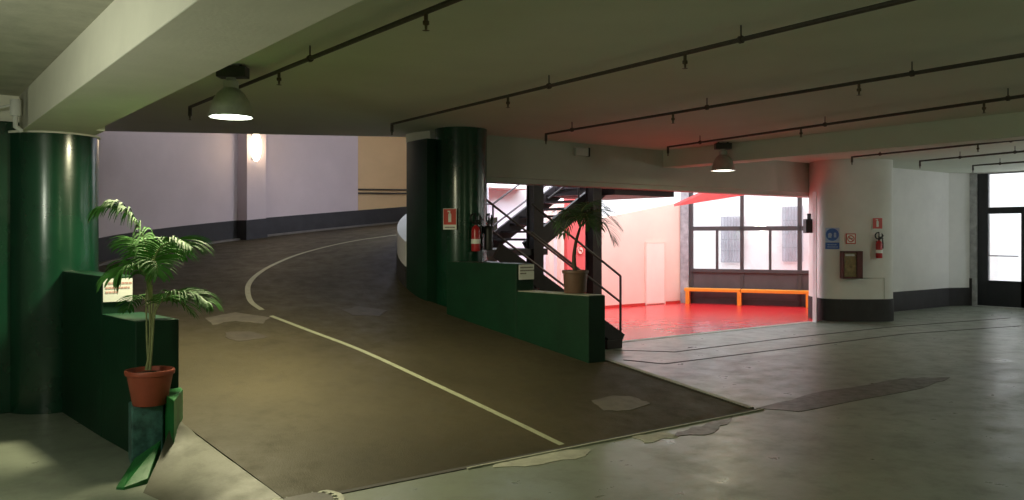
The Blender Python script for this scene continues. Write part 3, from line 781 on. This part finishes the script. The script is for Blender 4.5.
# emergency light box on the beam
q, Y = onv(580, 9.65)
t = thing('emergency_light', 'small grey emergency light box on the pale beam', 'light fixture', (q.x, 9.65, zat(152, Y)))
mb = MB(); mb.box((0, -.03, 0), (.26, .06, .13)); mb.build('housing', M['fixture'], t, bevel=.012)
mb = MB(); mb.box((.135, -.035, 0), (.02, .075, .135)); mb.build('end_cap', M['dark_box'], t, bevel=.004)
# conduit box at far left
b = P(15.5, 108, 7.35)
t = thing('conduit', 'white conduit box and pipe at the top of the left pillar', 'conduit', b)
mb = MB(); mb.lathe([(0, -.07), (.042, -.07), (.045, -.06), (.045, .065), (.04, .075), (0, .075)], n=20); mb.build('junction_box', M['plaster'], t, smooth=True)
mb = MB(); mb.tube([(0, 0, -.06), (0, 0, -.16), (.05, .0, -.20)], .022, 10); mb.tube([(-.04, 0, .02), (-.25, .05, -.05), (-.8, .15, -.02)], .012, 8); mb.build('pipe', M['plaster'], t, smooth=True)

# ------------------------------------------------------------------ signs, extinguishers, cabinet
class Face:      # local frame on a surface: x right, y up, z out
    def __init__(s, o, nrm):
        s.o = Vector(o); n = Vector(nrm).normalized(); z = Vector((0, 0, 1)); x = z.cross(n).normalized()
        s.R = Matrix((x, z, n)).transposed()
    def p(s, x, y, z=0): return s.R @ Vector((x, y, z))
def fbox(mb, f, x0, x1, y0, y1, z0, z1): mb.box(f.p((x0+x1)/2, (y0+y1)/2, (z0+z1)/2), (x1-x0, y1-y0, z1-z0), f.R)
def fdisc(mb, f, cx, cy, r, z0, z1, r_in=0, n=28):
    mt = f.R
    prof = [(r_in, z0), (r, z0), (r, z1), (r_in, z1)] + ([(r_in, z0)] if r_in else [])
    mb.lathe(prof, f.p(cx, cy, 0), n, mt)
def pier_face(px):
    # nearest point of the pier on that sight line
    r = (px-CX)/F; best = None
    n = len(pier)
    for i in range(n):
        a = Vector(pier[i]); b = Vector(pier[(i+1) % n]); A_ = .6+.8*r; B_ = .8-.6*r
        e = b-a; den = e.x*B_-e.y*A_
        if abs(den) < 1e-9: continue
        s = (a.y*A_-a.x*B_)/den
        if 0 <= s <= 1:
            p = a+e*s; Y = (p.x*A_+p.y*B_)/(A_*A_+B_*B_)
            if best is None or Y < best[0]:
                nn = Vector((e.y, -e.x, 0)); 
                if nn.dot(Vector((A_, B_, 0))) > 0: nn = -nn
                best = (Y, p, nn.normalized())
    return best
def ext_sign(loc, nrm, w_, h, label, caption=True):
    f = Face(loc, nrm); t = thing('fire_sign', label, 'sign', loc)
    mb = MB(); fbox(mb, f, -w_/2, w_/2, -h/2, h/2, 0, .006); mb.build('panel', M['sign_white'], t)
    y0 = -h/2+(h*.23 if caption else h*.05)
    mb = MB(); fbox(mb, f, -w_/2+.006, w_/2-.006, y0, h/2-.006, .006, .008); mb.build('red_field', M['sign_red'], t)
    yc = (y0+h/2)/2; s = (h/2-y0)
    mb = MB(); fbox(mb, f, -.11*w_, .11*w_, yc-.34*s, yc+.12*s, .008, .010); fdisc(mb, f, 0, yc+.12*s, .11*w_, .008, .010, n=16)
    fbox(mb, f, -.035*w_, .035*w_, yc+.1*s, yc+.33*s, .008, .010); fbox(mb, f, -.16*w_, .04*w_, yc+.28*s, yc+.36*s, .008, .010)
    mb.build('pictogram', M['sign_white'], t)
    if caption:
        mb = MB(); x = -w_*.38
        while x < w_*.36:
            l_ = random.uniform(.03, .09)*w_*2; fbox(mb, f, x, min(x+l_, w_*.4), -h/2+.07*h, -h/2+.13*h, .006, .0075); x += l_+.02*w_
        mb.build('caption', M['ink_dark'], t)
    return t
cp = 11.2-.346
# signs on the middle green pillar
def pil_pt(px, rr=.349):
    r = (px-CX)/F; x = None
    c = Vector((p2.x, p2.y)); d_ = Vector((.6+.8*r, .8-.6*r)); A_ = d_.dot(d_); B_ = -2*d_.dot(c); C_ = c.dot(c)-rr*rr
    D_ = B_*B_-4*A_*C_; Y = (-B_-math.sqrt(max(0, D_)))/(2*A_); p = d_*Y; return Y, Vector((p.x, p.y, 0)), Vector((p.x-c.x, p.y-c.y, 0)).normalized()
Y, p, n = pil_pt(450, .375); p.z = zat(219, Y)
ext_sign(p, n, 14.5/F*Y, 21/F*Y, 'red and white fire extinguisher sign on the middle green pillar')
def extinguisher(loc, nrm, h, label, body, group=None, band=True):
    f = Face((0, 0, 0), nrm); t = thing('fire_extinguisher', label, 'fire extinguisher', loc, 0, group)
    r = h*.135; c = f.p(0, 0, r+.02)
    mb = MB(); mb.lathe([(0, 0), (r*.95, 0), (r, .02), (r, h*.62), (r*.8, h*.71), (r*.35, h*.76), (r*.3, h*.8), (0, h*.8)], c, 24); mb.build('cylinder', body, t, smooth=True)
    if band:
        mb = MB(); mb.lathe([(r+.002, h*.22), (r+.003, h*.22), (r+.003, h*.36), (r+.002, h*.36)], c, 24); mb.build('paper_band', M['sign_white'], t, smooth=True)
    mb = MB(); mb.lathe([(0, h*.78), (r*.35, h*.78), (r*.35, h*.88), (0, h*.88)], c, 12); mb.bar(c+f.p(-.2*r, h*.86, 0), c+f.p(1.5*r, h*.98, 0), .02, .012); mb.bar(c+f.p(-.2*r, h*.84, 0), c+f.p(1.4*r, h*.86, 0), .02, .01); mb.build('valve', M['rubber'], t)
    pts = [c+f.p(0, h*.86, 0)]
    for k in range(13):
        a = PI/2+2*PI*.86*k/12; pts.append(c+f.p(-r*.2+r*1.25*math.cos(a), h*.98+r*1.1*math.sin(a), r*.3))
    pts += [c+f.p(r*1.15, h*.7, r*.2), c+f.p(r*1.2, h*.42, r*.2)]
    mb = MB(); mb.tube([tuple(q) for q in pts], .012, 8); mb.build('hose', M['rubber'], t, smooth=True)
    mb = MB(); fbox(mb, f, -.02, .02, h*.5, h*.75, 0, .03); mb.build('bracket', M['dark_box'], t)
    return t
Y, p, n = pil_pt(473, .35); p.z = zat(251, Y); extinguisher(p, n, .43, 'red fire extinguisher with pale label on the middle green pillar', M['ext_red'])
Y, p, n = pil_pt(483.5, .35); p.z = zat(250, Y); extinguisher(p, n, .42, 'black fire extinguisher at the right edge of the middle green pillar', M['rubber'], band=False)
# on the pier
Y, p, n = pier_face(877); q = Vector((p.x, p.y, zat(223.5, Y)))+n*.012
ext_sign(q, n, 10.5/F*Y, 11.5/F*Y, 'small square red fire extinguisher sign on the white pier', caption=False)
q = Vector((p.x, p.y, zat(258, Y)))+n*.0
extinguisher(q, n, .42, 'red fire extinguisher with looped hose on the white pier', M['ext_red'])
Y, p, n = pier_face(832.5); q = Vector((p.x, p.y, zat(239, Y)))+n*.014
f = Face(q, n); t = thing('mandatory_sign', 'blue round mandatory sign above blue caption plate on the white pier', 'sign', q); k = Y/F
mb = MB(); fbox(mb, f, -6.6*k, 6.6*k, -2.6*k, 11.2*k, 0, .006); mb.build('panel', M['sign_pale'], t)
mb = MB(); fdisc(mb, f, 0, 4.4*k, 6.2*k, .006, .008); mb.build('blue_disc', M['sign_blue'], t)
mb = MB(); fdisc(mb, f, -2.2*k, 4.2*k, 1.9*k, .008, .010); fbox(mb, f, -4.0*k, -.8*k, 1.2*k, 3.4*k, .008, .010); fdisc(mb, f, 2.6*k, 5.4*k, 1.1*k, .008, .010); fbox(mb, f, 1.5*k, 3.7*k, 1.6*k, 4.4*k, .008, .010); mb.build('pictogram', M['sign_pale'], t)
mb = MB(); fbox(mb, f, -6.6*k, 6.6*k, -10*k, -3.4*k, 0, .006); mb.build('caption_plate', M['sign_blue'], t)
mb = MB(); x = -4.6
while x < 4.2:
    l_ = random.uniform(.6, 1.6); fbox(mb, f, x*k, min(x+l_, 4.8)*k, -6.2*k, -5.3*k, .006, .0075); x += l_+.4
mb.build('caption', M['sign_pale'], t); mb = MB(); x = -5
while x < 4.8:
    l_ = random.uniform(.6, 1.4); fbox(mb, f, x*k, min(x+l_, 5.2)*k, -8.4*k, -7.5*k, .006, .0075); x += l_+.4
mb.build('caption', M['sign_pale'], t)
Y, p, n = pier_face(850.5); q = Vector((p.x, p.y, zat(238.7, Y)))+n*.012
f = Face(q, n); t = thing('prohibition_sign', 'small square red ringed prohibition sign above the maroon cabinet', 'sign', q); k = Y/F
mb = MB(); fbox(mb, f, -4.8*k, 4.8*k, -5.2*k, 5.2*k, 0, .006); mb.build('panel', M['sign_red'], t)
mb = MB(); fbox(mb, f, -3.9*k, 3.9*k, -4.3*k, 4.3*k, .006, .0075); mb.build('white_field', M['sign_white'], t)
mb = MB(); fdisc(mb, f, 0, 0, 3.5*k, .0075, .0095, 2.6*k); mb.box(f.p(0, 0, .0085), (6*k, .8*k, .002), f.R @ Matrix.Rotation(-PI/4, 3, 'Z')); mb.build('red_ring', M['sign_red'], t)
mb = MB(); fbox(mb, f, -1.8*k, 1.8*k, -.5*k, .5*k, .0075, .0088); mb.build('pictogram', M['ink_dark'], t)
# maroon hose cabinet with glazed front
Y, p, n = pier_face(849.5); k = Y/F; q = Vector((p.x, p.y, zat(264.5, Y)))
f = Face(q, n); t = thing('hose_cabinet', 'maroon fire hose cabinet with glazed front on the white pier', 'cabinet', q)
mb = MB(); D_ = .19
fbox(mb, f, -9.6*k, 9.6*k, -13.6*k, -12*k, 0, D_); fbox(mb, f, -9.6*k, 9.6*k, 12*k, 13.6*k, 0, D_); fbox(mb, f, -9.6*k, -8.3*k, -13.6*k, 13.6*k, 0, D_); fbox(mb, f, 4.2*k, 9.6*k, -13.6*k, 13.6*k, 0, D_); mb.build('body', M['maroon'], t, bevel=.006)
mb = MB(); fbox(mb, f, -9*k, 5*k, -13*k, 13*k, 0.0, .12); fdisc(mb, f, -2*k, -1*k, 5.6*k, .12, .15, 2.2*k); fbox(mb, f, -7.6*k, -3.5*k, -10.8*k, -7*k, .12, .15); mb.build('hose_reel', M['hose'], t)
mb = MB(); fbox(mb, f, -7*k, 2*k, 8.6*k, 10.6*k, D_-.03, D_-.026); mb.build('label_plate', M['sign_white'], t)
mb = MB(); fbox(mb, f, -8.3*k, 4.2*k, -12*k, 12*k, D_-.02, D_-.014); mb.build('glass_front', M['glass'], t)
# thin cable on the pier
pts = []
for px_ in (862, 868, 874, 880, 884):
    h_ = pier_face(px_); pts.append(Vector((h_[1].x, h_[1].y, zat(278, h_[0])))+h_[2]*.008)
h_ = pier_face(884); pts2 = [Vector((h_[1].x, h_[1].y, zat(278, h_[0])))+h_[2]*.008, Vector((h_[1].x, h_[1].y, .42))+h_[2]*.008]
mb = MB(); mb.tube(pts, .006, 6); mb.tube(pts2, .006, 6); tag(mb.build('cable', M['fixture']), 'thin pale cable crossing the white pier below the extinguisher', 'cable')

# notices on the ends of the high green walls
def notice(u0, u1, v, z0, z1, label, ink):
    t = thing('notice', label, 'notice', ((u0+u1)/2, v, (z0+z1)/2), 0)
    w_, h = u1-u0, z1-z0
    mb = MB(); mb.bb((-w_/2, -.005, -h/2), (w_/2, 0, h/2)); mb.build('sheet', M['paper'], t)
    mb = MB()
    for r_, (wid) in ((.26, .8), (.06, .84), (-.13, .38)):
        x = -.42*w_
        while x < (-.42+wid)*w_:
            l_ = random.uniform(.05, .11)*w_; mb.bb((x, -.0065, r_*h), (x+l_, -.005, r_*h+.085*h)); x += l_+.022*w_
    mb.build('lettering', ink, t)
def zzat(py, u, v): Y = .6*u+.8*v; return zat(py, Y)
notice(1.405, 1.622, 7.273, zzat(301.5, 1.5, 7.28), zzat(278.5, 1.5, 7.28), 'white notice with faded red lines on the left green wall', M['ink'])
ua = 5.87-.14*(7.55-6.5)
notice(ua+.03, ua+.245, 7.543, zzat(279.5, 5.85, 7.55), zzat(264.5, 5.85, 7.55), 'small grey notice on the right green wall below the stairs', M['ink_dark'])
# round sign behind the stairs
q, Y = onv(580.5, 13.36); 
t = thing('round_sign', 'round red ringed sign on the pink wall behind the staircase', 'sign', (q.x, 13.36, zat(250.5, Y)))
f = Face((0, 0, 0), (0, -1, 0)); k = Y/F
mb = MB(); fdisc(mb, f, 0, 0, 4.2*k, -.02, .004); mb.build('disc', M['peach'], t)
mb = MB(); fdisc(mb, f, 0, 0, 4.4*k, .004, .008, 3.4*k); mb.box(f.p(0, 0, .006), (6*k, .9*k, .002), f.R @ Matrix.Rotation(-PI/4, 3, 'Z')); fbox(mb, f, -2*k, 2*k, -.5*k, .6*k, .004, .007); mb.build('ring', M['sign_red'], t)
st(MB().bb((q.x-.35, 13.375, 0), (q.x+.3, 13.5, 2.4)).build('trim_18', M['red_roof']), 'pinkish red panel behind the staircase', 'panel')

# ------------------------------------------------------------------ palms
def frond(parent, pts, n_leaf, lmax, m, droop=.55, wleaf=.0075, start=.25, side=None):
    pts = [Vector(p) for p in pts]; path = smoothpts(pts, 8)
    L_ = len(path)
    mb = MB(); mb.tube(path, [.0065*(1-.75*i/(L_-1)) for i in range(L_)], 6); fr = mb.build('frond', M['stem'], parent)
    mb = MB()
    for i in range(n_leaf):
        t = start+(1-start)*i/(n_leaf-1); fi = t*(L_-1); a = int(min(fi, L_-2)); p = path[a].lerp(path[a+1], fi-a)
        d = (path[a+1]-path[a]).normalized()
        sd = d.cross(Vector((0, 0, 1)))
        if sd.length < .2: sd = d.cross(Vector((.6, .8, 0)))
        sd.normalize(); upv = sd.cross(d).normalized()
        tt = (i/(n_leaf-1)); ll = lmax*(.55+.9*math.sin(PI*min(1, tt*.8+.15)))*.7*random.uniform(.9, 1.1)*(1 if tt < .85 else .8)
        for s in (-1, 1):
            fw = .35+.75*tt
            dr = (sd*s*(1.05-.45*tt)+d*fw+upv*.22+Vector((random.uniform(-.1, .1), random.uniform(-.1, .1), random.uniform(-.08, .08)))).normalized()
            c = p.copy(); vel = dr.copy(); seg = 6; prev = None; wid = wleaf*random.uniform(.85, 1.15)
            for k in range(seg+1):
                u = k/seg; ww = wid*(math.sin(PI*(u*.86+.1))**.7) if k < seg else .0005
                sv = vel.cross(upv if abs(vel.dot(upv)) < .95 else sd); sv.normalize()
                l, r = mb.bm.verts.new(c-sv*ww+Vector((0, 0, ww*.4))), mb.bm.verts.new(c+sv*ww+Vector((0, 0, ww*.4)))
                mid = mb.bm.verts.new(c)
                if prev: mb.bm.faces.new((prev[0], prev[1], mid, l)); mb.bm.faces.new((prev[1], prev[2], r, mid))
                prev = (l, mid, r)
                c = c+vel*ll/seg; vel = (vel+Vector((0, 0, -droop/seg*(.6+1.3*u)))).normalized()
    mb.build('leaflets', m, fr)
    return fr
def pot(parent, r_top, r_bot, h, m):
    mb = MB(); rim = h*.15
    mb.lathe([(0, 0), (r_bot, 0), (r_bot+.004, .01), (r_top*.93, h-rim), (r_top, h-rim+.004), (r_top+.004, h-.008), (r_top, h), (r_top*.9, h), (r_top*.88, h-.04), (0, h-.04)], n=48)
    mb.build('pot', m, parent, smooth=True)
    mb = MB(); mb.lathe([(0, h-.018), (r_top*.5, h-.022), (r_top*.87, h-.034), (r_top*.87, h-.05), (0, h-.05)], n=32); mb.build('soil', M['soil'], parent)
# left palm: positions from the photo turned into metres about the pot
Yp = 5.95
base = P(150, 402.5, Yp); base.z = .405
palm = thing('potted_palm', 'bright green palm in a terracotta pot on the teal block', 'potted plant', base)
pot(palm, .163, .112, .245, M['terracotta'])
def lp(px, py, dY=0): return P(px, py, Yp+dY)-base
mb = MB()
for (a_, b_6, c_, dd) in (((147, 370), (150, 335), (148, 262), .0), ((150, 370), (153, 330), (155, 300), -.03), ((146, 370), (151, 340), (152, 285), .05), ((149, 370), (147, 340), (146, 290), .03)):
    mb.tube([tuple(q_) for q_ in smoothpts([lp(*a_, dd*.2), lp(*b_6, dd*.6), lp(*c_, dd)], 6)], [.0095-.0004*k for k in range(13)], 8)
mb.build('stem', M['stem'], palm, smooth=True)
LF = M['leaf']
frond(palm, [lp(150, 300), lp(149, 262), lp(141, 232), lp(124, 211, -.05), lp(107, 208, -.1)], 40, .34, LF, droop=2.2, start=.35)
frond(palm, [lp(150, 300, .05), lp(152, 268, .03), lp(160, 248, -.05), lp(178, 240, -.12), lp(190, 246, -.2)], 34, .30, LF, droop=1.3, start=.3)
frond(palm, [lp(149, 305, -.03), lp(147, 280, -.08), lp(137, 266, -.15), lp(124, 268, -.22), lp(116, 276, -.28)], 32, .25, LF, droop=1.7, start=.3)
frond(palm, [lp(152, 335), lp(157, 308, -.05), lp(172, 294, -.10), lp(192, 293, -.12), lp(208, 302, -.15)], 36, .27, LF, droop=1.5, start=.3)
frond(palm, [lp(151, 330, .05), lp(156, 305, .1), lp(166, 297, .2), lp(178, 300, .3), lp(190, 312, .35)], 26, .22, LF, droop=.9, start=.3)
frond(palm, [lp(149, 300, .05), lp(150, 270, .12), lp(156, 252, .25), lp(168, 246, .35), lp(182, 254, .45)], 30, .27, LF, droop=1.2, start=.3)
frond(palm, [lp(149, 300, -.02), lp(149, 275, -.06), lp(152, 262, -.16), lp(156, 263, -.26), lp(158, 275, -.34)], 24, .2, LF, droop=.8, start=.3)
frond(palm, [lp(148, 300), lp(146, 262, .08), lp(143, 245, .15), lp(136, 240, .28), lp(128, 246, .4)], 28, .26, LF, droop=1.4, start=.3)
frond(palm, [lp(151, 325, .0), lp(148, 305, .06), lp(140, 296, .16), lp(132, 300, .24), lp(128, 309, .3)], 14, .15, LF, droop=.9, start=.35)
# right palm on the low wall
Yq = 9.1; base2 = P(575.3, 294, Yq); base2.z = .974
palm2 = thing('potted_palm', 'dark drooping palm in a brown pot on the right green wall', 'potted plant', base2)
pot(palm2, .142, .115, .245, M['brown_pot'])
def lq(px, py, dY=0): return P(px, py, Yq+dY)-base2
mb = MB(); tp = smoothpts([lq(575, 272), lq(574, 258), lq(576, 242), lq(580, 228)], 6); mb.tube([tuple(q_) for q_ in tp], [.026-.0007*k for k in range(len(tp))], 10); mb.build('trunk', M['trunk'], palm2, smooth=True)
LD = M['leaf_dark']
for (pts, n, l_) in (
    ([(580, 228, 0), (588, 214, 0), (602, 212, -.1), (618, 226, -.15)], 20, .26),
    ([(580, 228, 0), (590, 220, -.1), (604, 224, -.2), (613, 240, -.25)], 20, .24),
    ([(580, 228, 0), (582, 210, 0), (592, 203, .1), (606, 208, .15)], 18, .22),
    ([(580, 228, 0), (574, 214, 0), (566, 212, -.1), (558, 224, -.15)], 18, .22),
    ([(580, 228, 0), (576, 218, -.1), (568, 220, -.25), (563, 234, -.35)], 18, .2),
    ([(580, 228, 0), (580, 216, .1), (574, 210, .3), (566, 218, .45)], 16, .2),
    ([(580, 228, 0), (586, 218, .1), (594, 216, .3), (600, 228, .45)], 16, .22),
    ([(580, 228, 0), (582, 216, -.15), (586, 214, -.3), (590, 226, -.42)], 18, .24),
    ([(580, 228, 0), (586, 222, -.05), (594, 228, -.1), (598, 243, -.12)], 16, .18)):
    frond(palm2, [lq(*q_) for q_ in pts], n, l_, LD, droop=1.1, wleaf=.007, start=.2)
